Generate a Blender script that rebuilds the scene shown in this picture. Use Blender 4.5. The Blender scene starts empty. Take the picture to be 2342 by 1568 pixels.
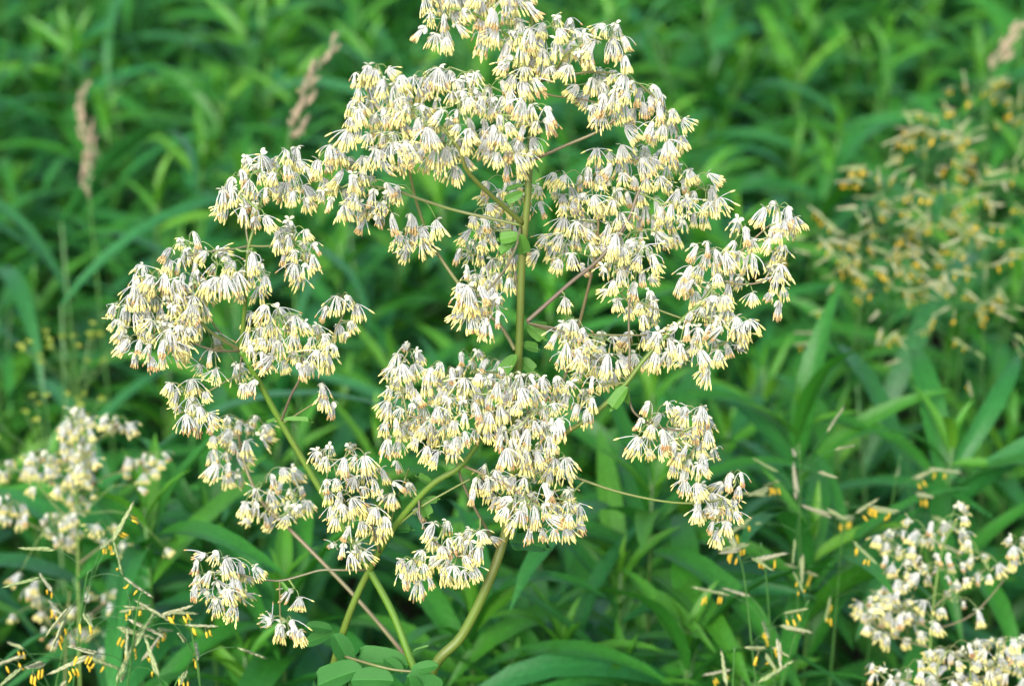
import bpy, math, random
import numpy as np
from mathutils import Vector, Matrix, Quaternion

R = random.Random(7)
rad = math.radians
scene = bpy.context.scene
col = scene.collection

# ------------------------------------------------------------------ camera, sky, sun, exposure
PITCH = rad(25.0); CAM = Vector((0.0, 0.0, 1.55)); FOCAL = 50.0; SENSOR = 23.6
cam_d = bpy.data.cameras.new('camera'); cam = bpy.data.objects.new('camera', cam_d); col.objects.link(cam)
cam.location = CAM; cam.rotation_euler = (rad(90) - PITCH, 0, 0)
cam_d.sensor_width = SENSOR; cam_d.lens = FOCAL; cam_d.clip_start = 0.02; cam_d.clip_end = 500
cam_d.dof.use_dof = True; cam_d.dof.focus_distance = 1.09; cam_d.dof.aperture_fstop = 5.0
scene.camera = cam

world = bpy.data.worlds.new('World'); scene.world = world; world.use_nodes = True
wn = world.node_tree; bg = wn.nodes['Background']
sky = wn.nodes.new('ShaderNodeTexSky'); sky.sky_type = 'NISHITA'; sky.sun_disc = False
SUN_EL, SUN_ROT = rad(38), rad(200)
sky.sun_elevation = SUN_EL; sky.sun_rotation = SUN_ROT; sky.air_density = 1.0; sky.dust_density = 3.0; sky.ozone_density = 1.0
wn.links.new(sky.outputs['Color'], bg.inputs['Color']); bg.inputs['Strength'].default_value = 0.095
sun_d = bpy.data.lights.new('sun', 'SUN'); sun = bpy.data.objects.new('sun', sun_d); col.objects.link(sun)
sun_d.energy = 1.5; sun_d.angle = rad(30); sun_d.color = (1.0, 0.985, 0.955)
sd = Vector((math.sin(SUN_ROT) * math.cos(SUN_EL), math.cos(SUN_ROT) * math.cos(SUN_EL), math.sin(SUN_EL)))
sun.rotation_euler = sd.to_track_quat('Z', 'Y').to_euler(); sun.location = sd * 20
vs = scene.view_settings
vs.view_transform = 'Standard'; vs.look = 'None'; vs.gamma = 1.0; vs.exposure = 1.72; vs.use_curve_mapping = False

# ------------------------------------------------------------------ places: picture units (2342 wide) -> world at a real depth
TH = SENSOR / (2 * FOCAL)
FW = Vector((0, math.cos(PITCH), -math.sin(PITCH))); UP = Vector((0, math.sin(PITCH), math.cos(PITCH))); RT = Vector((1, 0, 0))
PLANT_Y = 1.0
def ray(x, y): return FW + RT * ((x - 1171) / 1171 * TH) + UP * ((784 - y) / 1171 * TH)
def P(x, y, d=0.0):                      # on the main plant (leaning slightly back); d metres behind its middle
    r = ray(x, y)
    return CAM + r * (0.5 * 1.09 + 0.5 * PLANT_Y / r.y + d)
def PD(x, y, dep): return CAM + ray(x, y) * dep
def PZ(x, y, z):                         # where the line of sight meets height z
    r = ray(x, y); return CAM + r * ((z - CAM.z) / r.z)
def to_px(v):
    q = Vector(v) - CAM; w = q.dot(FW)
    return 1171 + q.dot(RT) / w / TH * 1171, 784 - q.dot(UP) / w / TH * 1171, w

# ------------------------------------------------------------------ materials
def mat(name): 
    m = bpy.data.materials.new(name); m.use_nodes = True
    return m, m.node_tree, m.node_tree.nodes['Principled BSDF']
def N(t, kind, **kw):
    n = t.nodes.new(kind)
    for k, v in kw.items(): setattr(n, k, v)
    return n
def ramp(t, fac, stops, interp='LINEAR'):
    r = N(t, 'ShaderNodeValToRGB'); e = r.color_ramp.elements; r.color_ramp.interpolation = interp
    while len(e) < len(stops): e.new(0.5)
    for q, (p, c) in zip(e, stops): q.position = p; q.color = (*c, 1)
    t.links.new(fac, r.inputs['Fac']); return r.outputs['Color']
def math_node(t, op, a, b=None):
    n = N(t, 'ShaderNodeMath', operation=op)
    for i, v in enumerate((a, b)):
        if v is None: continue
        if isinstance(v, (int, float)): n.inputs[i].default_value = v
        else: t.links.new(v, n.inputs[i])
    return n.outputs[0]
def mixc(t, fac, a, b, kind='MIX'):
    n = N(t, 'ShaderNodeMix', data_type='RGBA', blend_type=kind)
    for s, v in ((n.inputs[0], fac), (n.inputs[6], a), (n.inputs[7], b)):
        if isinstance(v, (int, float)): s.default_value = v
        elif isinstance(v, tuple): s.default_value = (*v, 1)
        else: t.links.new(v, s)
    return n.outputs[2]
def translucent(m, t, b, colour, amount):
    tr = N(t, 'ShaderNodeBsdfTranslucent'); mx = N(t, 'ShaderNodeMixShader'); out = t.nodes['Material Output']
    if isinstance(colour, tuple): tr.inputs['Color'].default_value = (*colour, 1)
    else: t.links.new(colour, tr.inputs['Color'])
    mx.inputs[0].default_value = amount
    t.links.new(b.outputs[0], mx.inputs[1]); t.links.new(tr.outputs[0], mx.inputs[2]); t.links.new(mx.outputs[0], out.inputs['Surface'])
def leaf_mat(name, stops, rough=0.42, trans=0.3, spec=0.5, vein=1.25):
    m, t, b = mat(name)
    at = N(t, 'ShaderNodeAttribute', attribute_name='var'); ac = N(t, 'ShaderNodeAttribute', attribute_name='across')
    oi = N(t, 'ShaderNodeObjectInfo')
    f = math_node(t, 'FRACT', math_node(t, 'ADD', at.outputs['Fac'], oi.outputs['Random']))
    c = ramp(t, f, stops)
    tc = N(t, 'ShaderNodeTexCoord'); nz = N(t, 'ShaderNodeTexNoise'); nz.inputs['Scale'].default_value = 60; nz.inputs['Detail'].default_value = 3
    t.links.new(tc.outputs['Object'], nz.inputs['Vector'])
    sh = ramp(t, nz.outputs['Fac'], [(0.3, (0.8, 0.8, 0.8)), (0.7, (1.15, 1.15, 1.15))])
    c = mixc(t, 1.0, c, sh, 'MULTIPLY')
    v = ramp(t, math_node(t, 'ABSOLUTE', ac.outputs['Fac']), [(0.0, (vein, vein, vein * .95)), (0.10, (1, 1, 1)), (1.0, (1, 1, 1))])
    c = mixc(t, 1.0, c, v, 'MULTIPLY')
    t.links.new(c, b.inputs['Base Color']); b.inputs['Roughness'].default_value = rough
    b.inputs['Specular IOR Level'].default_value = spec
    bp = N(t, 'ShaderNodeBump'); bp.inputs['Strength'].default_value = 0.25; bp.inputs['Distance'].default_value = 0.002
    t.links.new(nz.outputs['Fac'], bp.inputs['Height']); t.links.new(bp.outputs[0], b.inputs['Normal'])
    translucent(m, t, b, mixc(t, 1.0, c, (1.25, 1.35, 0.55), 'MULTIPLY'), trans)
    return m
M = {}
M['leaf'] = leaf_mat('herb_leaf', [(0.0, (0.022, 0.140, 0.014)), (0.3, (0.038, 0.195, 0.018)), (0.6, (0.024, 0.160, 0.038)), (0.8, (0.030, 0.170, 0.016)), (1.0, (0.066, 0.235, 0.018))], spec=0.35)
M['young'] = leaf_mat('young_leaf', [(0.0, (0.075, 0.26, 0.020)), (0.5, (0.058, 0.235, 0.020)), (1.0, (0.11, 0.30, 0.022))], spec=0.4)
M['blade'] = leaf_mat('grass_blade', [(0.0, (0.028, 0.160, 0.042)), (0.5, (0.026, 0.145, 0.026)), (1.0, (0.040, 0.180, 0.055))], rough=0.42, spec=0.4, vein=1.15)
M['rue'] = leaf_mat('meadow_rue_leaf', [(0.0, (0.028, 0.145, 0.024)), (1.0, (0.036, 0.165, 0.024))], rough=0.6, spec=0.3, trans=0.25)
M['ruetop'] = leaf_mat('meadow_rue_bract', [(0.0, (0.10, 0.27, 0.035)), (1.0, (0.085, 0.24, 0.035))], rough=0.5, trans=0.35)

def stem_mat(name, a, b_, scale=25):
    m, t, b = mat(name)
    tc = N(t, 'ShaderNodeTexCoord'); nz = N(t, 'ShaderNodeTexNoise'); nz.inputs['Scale'].default_value = scale; nz.inputs['Detail'].default_value = 4
    oi = N(t, 'ShaderNodeObjectInfo'); t.links.new(tc.outputs['Object'], nz.inputs['Vector'])
    f = math_node(t, 'ADD', math_node(t, 'MULTIPLY', oi.outputs['Random'], 0.5), math_node(t, 'SUBTRACT', nz.outputs['Fac'], 0.25))
    t.links.new(ramp(t, f, [(0.2, a), (0.75, b_)]), b.inputs['Base Color']); b.inputs['Roughness'].default_value = 0.45
    return m
M['stem'] = stem_mat('rue_stem', (0.080, 0.180, 0.014), (0.105, 0.125, 0.022))
M['branch'] = stem_mat('rue_branch', (0.12, 0.17, 0.035), (0.155, 0.125, 0.062), 40)
M['twig'] = stem_mat('rue_branchlet', (0.17, 0.27, 0.07), (0.19, 0.20, 0.08), 60)
M['purple'] = stem_mat('rue_branch_purple', (0.115, 0.12, 0.05), (0.12, 0.09, 0.06), 40)
M['herbstem'] = stem_mat('herb_stem', (0.05, 0.15, 0.025), (0.075, 0.16, 0.035))
M['culm'] = stem_mat('grass_culm', (0.04, 0.14, 0.025), (0.06, 0.16, 0.035))

def plain(name, stops, rough=0.6, trans=0.25, scale=300):
    m, t, b = mat(name)
    oi = N(t, 'ShaderNodeObjectInfo'); tc = N(t, 'ShaderNodeTexCoord'); nz = N(t, 'ShaderNodeTexNoise'); nz.inputs['Scale'].default_value = scale
    t.links.new(tc.outputs['Object'], nz.inputs['Vector'])
    f = math_node(t, 'ADD', math_node(t, 'MULTIPLY', oi.outputs['Random'], 0.55), math_node(t, 'MULTIPLY', math_node(t, 'SUBTRACT', nz.outputs['Fac'], 0.1), 0.55))
    c = ramp(t, f, stops); t.links.new(c, b.inputs['Base Color']); b.inputs['Roughness'].default_value = rough
    b.inputs['Specular IOR Level'].default_value = 0.3
    translucent(m, t, b, c, trans); return m
M['filament'] = plain('stamen_filament', [(0.1, (0.84, 0.86, 0.82)), (0.9, (0.88, 0.88, 0.86))], trans=0.5)
M['anther'] = plain('stamen_anther', [(0.15, (0.80, 0.70, 0.22)), (0.55, (0.84, 0.78, 0.33)), (0.9, (0.78, 0.74, 0.22))], trans=0.2)
M['anther_old'] = plain('stamen_anther_dry', [(0.15, (0.36, 0.20, 0.09)), (0.5, (0.54, 0.36, 0.15)), (0.9, (0.70, 0.54, 0.24))], trans=0.15)
M['sepal'] = plain('flower_sepal', [(0.1, (0.72, 0.74, 0.52)), (0.9, (0.80, 0.79, 0.62))], trans=0.3)
M['spikelet'] = plain('brome_spikelet', [(0.15, (0.24, 0.35, 0.12)), (0.5, (0.38, 0.43, 0.21)), (0.9, (0.50, 0.47, 0.33))], trans=0.25, scale=500)
M['gold'] = plain('brome_anther', [(0.1, (0.78, 0.50, 0.03)), (0.9, (0.86, 0.62, 0.06))], trans=0.2)
M['straw'] = plain('dry_seed_head', [(0.1, (0.50, 0.42, 0.26)), (0.9, (0.64, 0.48, 0.34))], trans=0.2)
M['yellow'] = plain('small_yellow_flower', [(0.1, (0.24, 0.36, 0.05)), (0.9, (0.44, 0.46, 0.07))], trans=0.25)
m, t, b = mat('soil'); tc = N(t, 'ShaderNodeTexCoord'); nz = N(t, 'ShaderNodeTexNoise'); nz.inputs['Scale'].default_value = 18; nz.inputs['Detail'].default_value = 8
t.links.new(tc.outputs['Object'], nz.inputs['Vector'])
t.links.new(ramp(t, nz.outputs['Fac'], [(0.3, (0.012, 0.009, 0.006)), (0.6, (0.035, 0.026, 0.016)), (0.8, (0.03, 0.04, 0.014))]), b.inputs['Base Color']); b.inputs['Roughness'].default_value = 0.95
bp = N(t, 'ShaderNodeBump'); bp.inputs['Strength'].default_value = 0.8; t.links.new(nz.outputs['Fac'], bp.inputs['Height']); t.links.new(bp.outputs[0], b.inputs['Normal'])
M['soil'] = m

# ------------------------------------------------------------------ mesh helpers
class MB:
    def __init__(s): s.v = []; s.f = []; s.m = []; s.var = []; s.ac = []
    def add(s, verts, faces, mi=0, var=0.0, ac=None):
        o = len(s.v); s.v.extend(tuple(q) for q in verts); s.f.extend(tuple(i + o for i in q) for q in faces)
        s.m.extend([mi] * len(faces)); s.var.extend([var] * len(verts)); s.ac.extend(ac if ac else [1.0] * len(verts))
    def tube(s, pts, rr, n=5, mi=0, var=0.0, cap=True):
        pts = [Vector(p) for p in pts]; k = len(pts)
        if isinstance(rr, (int, float)): rr = [rr] * k
        vv = []; ref = None
        for i, p in enumerate(pts):
            tg = (pts[min(i + 1, k - 1)] - pts[max(i - 1, 0)]); tg = tg.normalized() if tg.length > 1e-9 else Vector((0, 0, 1))
            if ref is None: ref = tg.orthogonal().normalized()
            ref = ref - tg * ref.dot(tg); ref = ref.normalized() if ref.length > 1e-6 else tg.orthogonal().normalized()
            bi = tg.cross(ref)
            for j in range(n):
                a = 2 * math.pi * j / n; vv.append(p + (ref * math.cos(a) + bi * math.sin(a)) * rr[i])
        ff = [(i * n + j, i * n + (j + 1) % n, (i + 1) * n + (j + 1) % n, (i + 1) * n + j) for i in range(k - 1) for j in range(n)]
        if cap: ff += [tuple(range(n - 1, -1, -1)), tuple((k - 1) * n + j for j in range(n))]
        s.add(vv, ff, mi, var)
    def arrays(s): return np.array(s.v, dtype=np.float32), s.f, s.m, np.array(s.var, np.float32), np.array(s.ac, np.float32)
    def mesh(s, name, mats):
        me = bpy.data.meshes.new(name); me.from_pydata(s.v, [], s.f)
        for q in mats: me.materials.append(M[q])
        me.polygons.foreach_set('material_index', s.m); me.polygons.foreach_set('use_smooth', [True] * len(s.f))
        a = me.attributes.new('var', 'FLOAT', 'POINT'); a.data.foreach_set('value', s.var)
        a = me.attributes.new('across', 'FLOAT', 'POINT'); a.data.foreach_set('value', s.ac)
        me.update(); return me
def obj(name, me, parent=None, mw=None, kind=None):
    o = bpy.data.objects.new(name, me); col.objects.link(o)
    if parent is not None: o.parent = parent
    if mw is not None: o.matrix_basis = mw
    if kind: o['kind'] = kind
    return o
def tag(o, label, cat, group=None):
    o['label'] = label; o['category'] = cat
    if group: o['group'] = group
    return o
def empty(name, loc, label, cat, group=None):
    o = bpy.data.objects.new(name, None); col.objects.link(o); o.location = loc; o.empty_display_size = 0.05
    return tag(o, label, cat, group)
def smooth(pts, sub=5):
    pts = [Vector(p) for p in pts]; out = []
    for i in range(len(pts) - 1):
        p0 = pts[max(i - 1, 0)]; p1 = pts[i]; p2 = pts[i + 1]; p3 = pts[min(i + 2, len(pts) - 1)]
        for k in range(sub):
            t = k / sub
            out.append(0.5 * ((2 * p1) + (p2 - p0) * t + (2 * p0 - 5 * p1 + 4 * p2 - p3) * t * t + (3 * p1 - p0 - 3 * p2 + p3) * t ** 3))
    out.append(pts[-1]); return out
def lerp(a, b, t): return a + (b - a) * t
def join_transformed(name, items, mats, parent=None, kind=None, mw=None):
    """items: list of (arrays, Matrix, var) -> one mesh object, built with numpy"""
    vs_, loops, starts, tots, mi, var, ac = [], [], [], [], [], [], []; off = 0
    for (V, F, m_, va, aa), T, dv in items:
        A = np.array(T, dtype=np.float32); vs_.append(V @ A[:3, :3].T + A[:3, 3])
        for f in F: loops.extend([i + off for i in f]); tots.append(len(f))
        mi.extend(m_); var.append(np.mod(va + dv, 1.0)); ac.append(aa); off += len(V)
    me = bpy.data.meshes.new(name); V = np.concatenate(vs_); me.vertices.add(len(V)); me.vertices.foreach_set('co', V.ravel())
    me.loops.add(len(loops)); me.loops.foreach_set('vertex_index', loops)
    tots = np.array(tots); me.polygons.add(len(tots)); me.polygons.foreach_set('loop_start', np.concatenate([[0], np.cumsum(tots)[:-1]]))
    for q in mats: me.materials.append(M[q])
    me.polygons.foreach_set('material_index', mi); me.polygons.foreach_set('use_smooth', [True] * len(tots))
    a = me.attributes.new('var', 'FLOAT', 'POINT'); a.data.foreach_set('value', np.concatenate(var))
    a = me.attributes.new('across', 'FLOAT', 'POINT'); a.data.foreach_set('value', np.concatenate(ac))
    me.update(calc_edges=True)
    return obj(name, me, parent, mw, kind)

# ------------------------------------------------------------------ ground
gb = MB(); gb.add([(-150, -150, 0), (150, -150, 0), (150, 150, 0), (-150, 150, 0)], [(0, 1, 2, 3)])
g = obj('ground', gb.mesh('ground', ['soil'])); g['kind'] = 'structure'; g['label'] = 'dark soil under the meadow plants'

# ------------------------------------------------------------------ herb leaves and plants
def leaf_builder(e0, e1, fold, wid, segs=7, twist=0.0, side=0.0, wave=0.0, cols=(-1, -0.5, 0, 0.5, 1)):
    """lance-shaped blade of unit length along +Y, rising at e0 and ending at e1"""
    mb = MB(); y = z = x = 0.0; V = []; A = []; nc = len(cols)
    for i in range(segs + 1):
        t = i / segs; a = lerp(e0, e1, t ** 1.15)
        w = wid * t ** 0.55 * (1 - t) ** 0.85 / 0.388 if i < segs else 0.0012
        if i == 0: w = wid * 0.22
        tw = twist * t
        for c in cols:
            h = abs(c) * w * math.tan(fold) * (1 - 0.3 * t) + wave * w * math.sin(t * 17 + c * 1.3) * abs(c)
            u = c * w
            nx, nz = -math.sin(a), math.cos(a)
            V.append((x + u * math.cos(tw) - h * math.sin(tw), y + nx * (h * math.cos(tw) + u * math.sin(tw)), z + nz * (h * math.cos(tw) + u * math.sin(tw)))); A.append(c)
        y += math.cos(a) / segs; z += math.sin(a) / segs; x += side * t / segs
    F = [(i * nc + j, i * nc + j + 1, (i + 1) * nc + j + 1, (i + 1) * nc + j) for i in range(segs) for j in range(nc - 1)]
    mb.add(V, F, 0, 0.0, A); return mb
LR = random.Random(3)
def variants(n, e0, e1, wid, fold=(0.2, 0.5), segs=7, cols=(-1, -0.5, 0, 0.5, 1)):
    return [leaf_builder(rad(LR.uniform(*e0)), rad(LR.uniform(*e1)), LR.uniform(*fold), LR.uniform(*wid), segs, LR.uniform(-0.5, 0.5), LR.uniform(-0.18, 0.18), LR.uniform(0, 0.12), cols) for _ in range(n)]
LEAF = variants(14, (20, 46), (-80, -15), (0.044, 0.062))
YOUNG = variants(5, (5, 20), (-40, 5), (0.06, 0.085), fold=(0.35, 0.7))
BLADE = variants(6, (15, 30), (-110, -50), (0.018, 0.026), fold=(0.15, 0.35), segs=10)
LEAF_M = [q.mesh('leaf', ['leaf']) for q in LEAF]; YOUNG_M = [q.mesh('young_leaf', ['young']) for q in YOUNG]; BLADE_M = [q.mesh('blade', ['blade']) for q in BLADE]
LEAF_LO = [q.arrays() for q in variants(10, (20, 46), (-80, -15), (0.048, 0.066), segs=6, cols=(-1, 0, 1))]
def as_young(q):
    v, f, m_, va, aa = q.arrays(); return v, f, [1] * len(f), va, aa
YOUNG_A = [as_young(q) for q in variants(5, (5, 20), (-40, 5), (0.06, 0.085), fold=(0.35, 0.7), segs=5, cols=(-1, 0, 1))]
LEAF_A = [q.arrays() for q in LEAF]

def herb_layout(rng, H, n, big=1.0, lean=None, whorl=False):
    """stem points and (young?, variant, Matrix) leaves of one stem"""
    lx, ly = lean if lean else (rng.gauss(0, 0.06), rng.gauss(0, 0.06))
    stem = [Vector((lx * H * t * t, ly * H * t * t, H * t)) for t in (0, .25, .5, .7, .85, 1.0)]
    def at(t): return Vector((lx * H * t * t, ly * H * t * t, H * t))
    leaves = []; phi = rng.uniform(0, 6.28)
    for i in range(n):
        u = i / (n - 1); t = 0.40 + 0.60 * u ** 0.82
        if whorl: t = 0.45 + 0.55 * min(1, u * 1.5) ** 0.8 if u < .5 else lerp(0.905, 1.0, (u - .5) / .5)
        phi += rad(137.5) + rng.gauss(0, 0.25)
        young = u > 0.84
        L = lerp(0.11, 0.155, min(1, u * 1.7)) * rng.uniform(0.82, 1.15) * big
        if u > 0.66: L *= lerp(1.0, 0.78, (u - 0.66) / 0.18)
        if whorl and u > .5: L *= 1.12
        if young: L = lerp(0.085, 0.028, (u - 0.84) / 0.16) * rng.uniform(0.85, 1.15) * big
        pitch = lerp(-14, 14, min(1, u / .84)) if not young else lerp(30, 75, (u - 0.84) / 0.16)
        if whorl and .5 < u <= .84: pitch = lerp(-6, 30, (u - .5) / .34)
        pitch += rng.gauss(0, 11)
        mtx = Matrix.Translation(at(min(t, 1.0))) @ Matrix.Rotation(phi, 4, 'Z') @ Matrix.Rotation(rad(pitch), 4, 'X') @ Matrix.Rotation(rng.gauss(0, 0.2), 4, 'Y') @ Matrix.Scale(L, 4)
        leaves.append((young, rng.randrange(5 if young else 14), mtx))
    return stem, leaves
def herb_stem_mesh(stem):
    mb = MB(); mb.tube(smooth(stem, 2), [lerp(0.0028, 0.0011, i / 10) for i in range(11)], 6); return mb
HERB_LABEL = 'leafy green stem with narrow drooping leaves in the meadow'
HERB_GROUP = 'leafy green stems filling the meadow'

# positions
FR = random.Random(21)
spots = []
cell = 0.124
ny = int((5.6 - 0.35) / cell); nx = int(4.4 / cell)
for j in range(ny):
    for i in range(nx):
        x = -2.2 + (i + FR.uniform(0.08, 0.92)) * cell; y = 0.35 + (j + FR.uniform(0.08, 0.92)) * cell
        if abs(x) > 0.55 + 0.42 * y: continue
        H = FR.uniform(0.56, 0.77) + (0.03 if FR.random() < 0.15 else 0)
        if y < 1.12: H = min(H, 0.60)
        spots.append((x, y, H))
def in_view(x, y, H):
    px, py, w = to_px((x, y, H)); return -140 < px < 2480 and -120 < py < 1700
seen = sorted([s for s in spots if in_view(*s)], key=lambda s: s[1] ** 2 + s[0] ** 2)
rest = [s for s in spots if not in_view(*s)]
near, mid, far = seen[:100], seen[100:285], seen[285:]
# hero stems whose tips stand where the photograph shows clear whorls (x, y, height, size)
HERO = [(1492, 1105, 0.80, 1.07), (1080, 1400, 0.74, 0.95), (1290, 1455, 0.72, 0.86), (1575, 1440, 0.74, 0.95), (1860, 1220, 0.78, 0.99), (1830, 955, 0.78, 0.90), (330, 1160, .80, 1.07),
        (640, 1330, .74, 1.03), (470, 1180, .76, 0.99), (2180, 1000, .78, 0.95), (1420, 1300, .74, 0.95), (1700, 1540, .70, 0.86), (1180, 1520, .70, 0.86), (1430, 1540, .70, 0.86), (560, 1500, .72, 0.95)]
hero = []
for px, py, H, big in HERO:
    H += 0.04; p = PZ(px, py, H); hero.append((p.x, p.y, H, big))
def clear_of_hero(s): return all((s[0] - h[0]) ** 2 + (s[1] - h[1]) ** 2 > 0.115 ** 2 for h in hero)
near = [s for s in near if clear_of_hero(s)]
HR = random.Random(5)
for (x, y, H, *b_) in [(*s, None) for s in near] + hero:
    big = b_[0] if b_ and b_[0] else HR.uniform(1.0, 1.35)
    h = empty('leafy_herb', (x, y, 0), HERB_LABEL, 'plant', HERB_GROUP)
    stem, leaves = herb_layout(HR, H, 28, big, lean=(0, 0) if b_ and b_[0] else None, whorl=bool(b_ and b_[0]))
    obj('stem', herb_stem_mesh(stem).mesh('herb_stem', ['herbstem']), h)
    for young, vi, mtx in leaves:
        obj('leaf', YOUNG_M[vi] if young else LEAF_M[vi], h, mtx)
# mid-distance stems: shared stem and foliage meshes
proto = []
for k in range(9):
    stem, leaves = herb_layout(HR, 0.68, 27, HR.uniform(1.15, 1.4))
    items = [((YOUNG_A[vi] if yg else LEAF_LO[vi % 10]), mtx, HR.random()) for yg, vi, mtx in leaves]
    o = join_transformed('foliage', items, ['leaf', 'young']); fm = o.data; bpy.data.objects.remove(o)
    proto.append((herb_stem_mesh(stem).mesh('herb_stem', ['herbstem']), fm, (stem, items)))
for (x, y, H) in mid:
    h = empty('leafy_herb', (x, y, 0), HERB_LABEL, 'plant', HERB_GROUP)
    s = H / 0.68; h.scale = (1, 1, s); h.rotation_euler.z = HR.uniform(0, 6.28)
    sm, fm, _ = HR.choice(proto)
    obj('stem', sm, h); obj('foliage', fm, h, None, 'stuff')
# the rest of the meadow
def stuff_herbs(name, pts):
    items = []
    for (x, y, H) in pts:
        st, it = HR.choice(proto)[2]
        T = Matrix.Translation((x, y, 0)) @ Matrix.Rotation(HR.uniform(0, 6.28), 4, 'Z') @ Matrix.Diagonal((1, 1, H / 0.68, 1)); dv = HR.random()
        items += [(a, T @ mtx, v + dv) for a, mtx, v in it]
        sb = MB(); sb.tube(st[::1], 0.002, 3, 0); items.append((sb.arrays(), T, 0))
    o = join_transformed(name, items, ['leaf', 'young'], None, 'stuff'); return o
o = stuff_herbs('meadow_foliage', far + rest); o['label'] = 'dense green foliage of the meadow farther off'; o['category'] = 'foliage'

# ------------------------------------------------------------------ broad-bladed grass among the herbs
def reed(x, y, H, rng, label, n=6, big=1.0, az=None, group='broad-bladed reeds'):
    h = empty('broad_bladed_reed', (x, y, 0), label, 'reed', group)
    lx, ly = rng.gauss(0, 0.05), rng.gauss(0, 0.05)
    def at(t): return Vector((lx * H * t * t, ly * H * t * t, H * t))
    mb = MB(); mb.tube([at(t / 6) for t in range(7)], [lerp(0.003, 0.0012, t / 6) for t in range(7)], 6); obj('culm', mb.mesh('culm', ['culm']), h)
    phi = rng.uniform(0, 6.28)
    for i in range(n):
        phi += math.pi + rng.gauss(0, 0.5)
        if az and i < len(az): phi = az[i]
        t = lerp(0.5, 1.0, i / (n - 1)); L = rng.uniform(0.22, 0.34) * big
        obj('blade', rng.choice(BLADE_M), h, Matrix.Translation(at(t)) @ Matrix.Rotation(phi, 4, 'Z') @ Matrix.Rotation(rad(rng.uniform(18, 48)), 4, 'X') @ Matrix.Rotation(rng.gauss(0, .3), 4, 'Y') @ Matrix.Diagonal((L * rng.uniform(.9, 1.35), L, L, 1)))
GR = random.Random(11)
for i in range(30):
    y = GR.uniform(1.75, 3.5); x = GR.uniform(-0.33, 0.33) * (y + 0.1) * 0.95
    if i % 3 == 0: x = -abs(x)
    reed(x, y, GR.uniform(0.58, 0.76), GR, 'reed with long broad arching blades among leafy stems')
for px, py, H in [(300, 1180, .74), (480, 1390, .66), (80, 720, .78), (130, 520, .78), (640, 1330, .66), (2180, 1150, .74), (2120, 880, .78), (1320, 1290, .62)]:
    p = PZ(px, py, H); reed(p.x, p.y, H, GR, 'reed with long broad arching blades among leafy stems', big=1.1)

# ------------------------------------------------------------------ meadow rue flowers
FLR = random.Random(17)
def flower(rng, kind):
    """tassel of stamens hanging along -Z from the origin; 0 fresh, 1 mixed, 2 old"""
    mb = MB(); n = rng.randint(20, 28); spread = rad({0: rng.uniform(28, 50), 1: rng.uniform(18, 34), 2: rng.uniform(11, 22)}[kind])
    bx, by = rng.gauss(0, 0.14), rng.gauss(0, 0.14)
    Lb = rng.uniform(0.0056, 0.0072) * (0.88 if kind == 0 else 1.18)
    for i in range(n):
        phi = 6.2832 * i / n * 2.4 + rng.gauss(0, 0.3); th = spread * math.sqrt(rng.uniform(0.05, 1.0))
        if rng.random() < 0.05: th += rad(35)
        L = Lb * rng.uniform(0.82, 1.15); dx, dy = math.sin(th) * math.cos(phi) + bx * .6, math.sin(th) * math.sin(phi) + by * .6; dz = -math.cos(th)
        e = rng.uniform(0.6, 0.85); j = rng.gauss(0, 0.06)
        pt = lambda t: Vector((dx * L * (t ** e) + j * L * math.sin(3 * t), dy * L * (t ** e) - j * L * math.sin(3 * t), dz * L * t ** 1.25))
        mb.tube([pt(0.02), pt(0.35), pt(0.7), pt(1)], [0.00015, 0.00019, 0.00021, 0.00022], 3, 0, cap=False)
        old = rng.random() < {0: 0.03, 1: 0.35, 2: 0.8}[kind]
        d = (pt(1) - pt(0.7)).normalized(); al = rng.uniform(0.0024, 0.0032) * (1.2 if kind == 0 else 1.0) * (0.85 if old else 1); ar = rng.uniform(0.00036, 0.00048) * (0.85 if old else 1)
        d = (d + Vector((rng.gauss(0, .08), rng.gauss(0, .08), -0.1))).normalized(); q = pt(1) - d * 0.0002
        mb.tube([q, q + d * al * .25, q + d * al * .7, q + d * al], [ar * .45, ar, ar * .95, ar * .25], 4, 2 if old else 1)
    for i in range(4):                                    # small pale sepals round the top
        phi = 1.571 * i + rng.gauss(0, 0.25); el = rad(rng.uniform(-55, 25)) if kind < 2 else rad(rng.uniform(-70, -30))
        d = Vector((math.cos(phi) * math.cos(el), math.sin(phi) * math.cos(el), math.sin(el))); s = d.cross(Vector((0, 0, 1))).normalized(); nrm = s.cross(d)
        L = rng.uniform(0.0026, 0.0038); w = rng.uniform(0.0007, 0.001)
        V = [d * 0.0001]; 
        for t, ww in ((0.35, .85), (0.65, 1.0), (0.88, .6)):
            V += [d * L * t + s * w * ww - nrm * 0.0006 * t * t + nrm * .0003, d * L * t - nrm * 0.0006 * t * t, d * L * t - s * w * ww - nrm * 0.0006 * t * t + nrm * .0003]
        V.append(d * L - nrm * 0.0008)
        F = [(0, 1, 2), (0, 2, 3), (1, 4, 5, 2), (2, 5, 6, 3), (4, 7, 8, 5), (5, 8, 9, 6), (7, 10, 8), (8, 10, 9)]
        mb.add(V, F, 3)
    return mb
FLOWERS = [[flower(FLR, k) for _ in range(5)] for k in (0, 1, 2)]
FM = ['filament', 'anther', 'anther_old', 'sepal']
FLOWER_M = [[q.mesh('flower', FM) for q in row] for row in FLOWERS]; FLOWER_A = [[q.arrays() for q in row] for row in FLOWERS]

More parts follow.
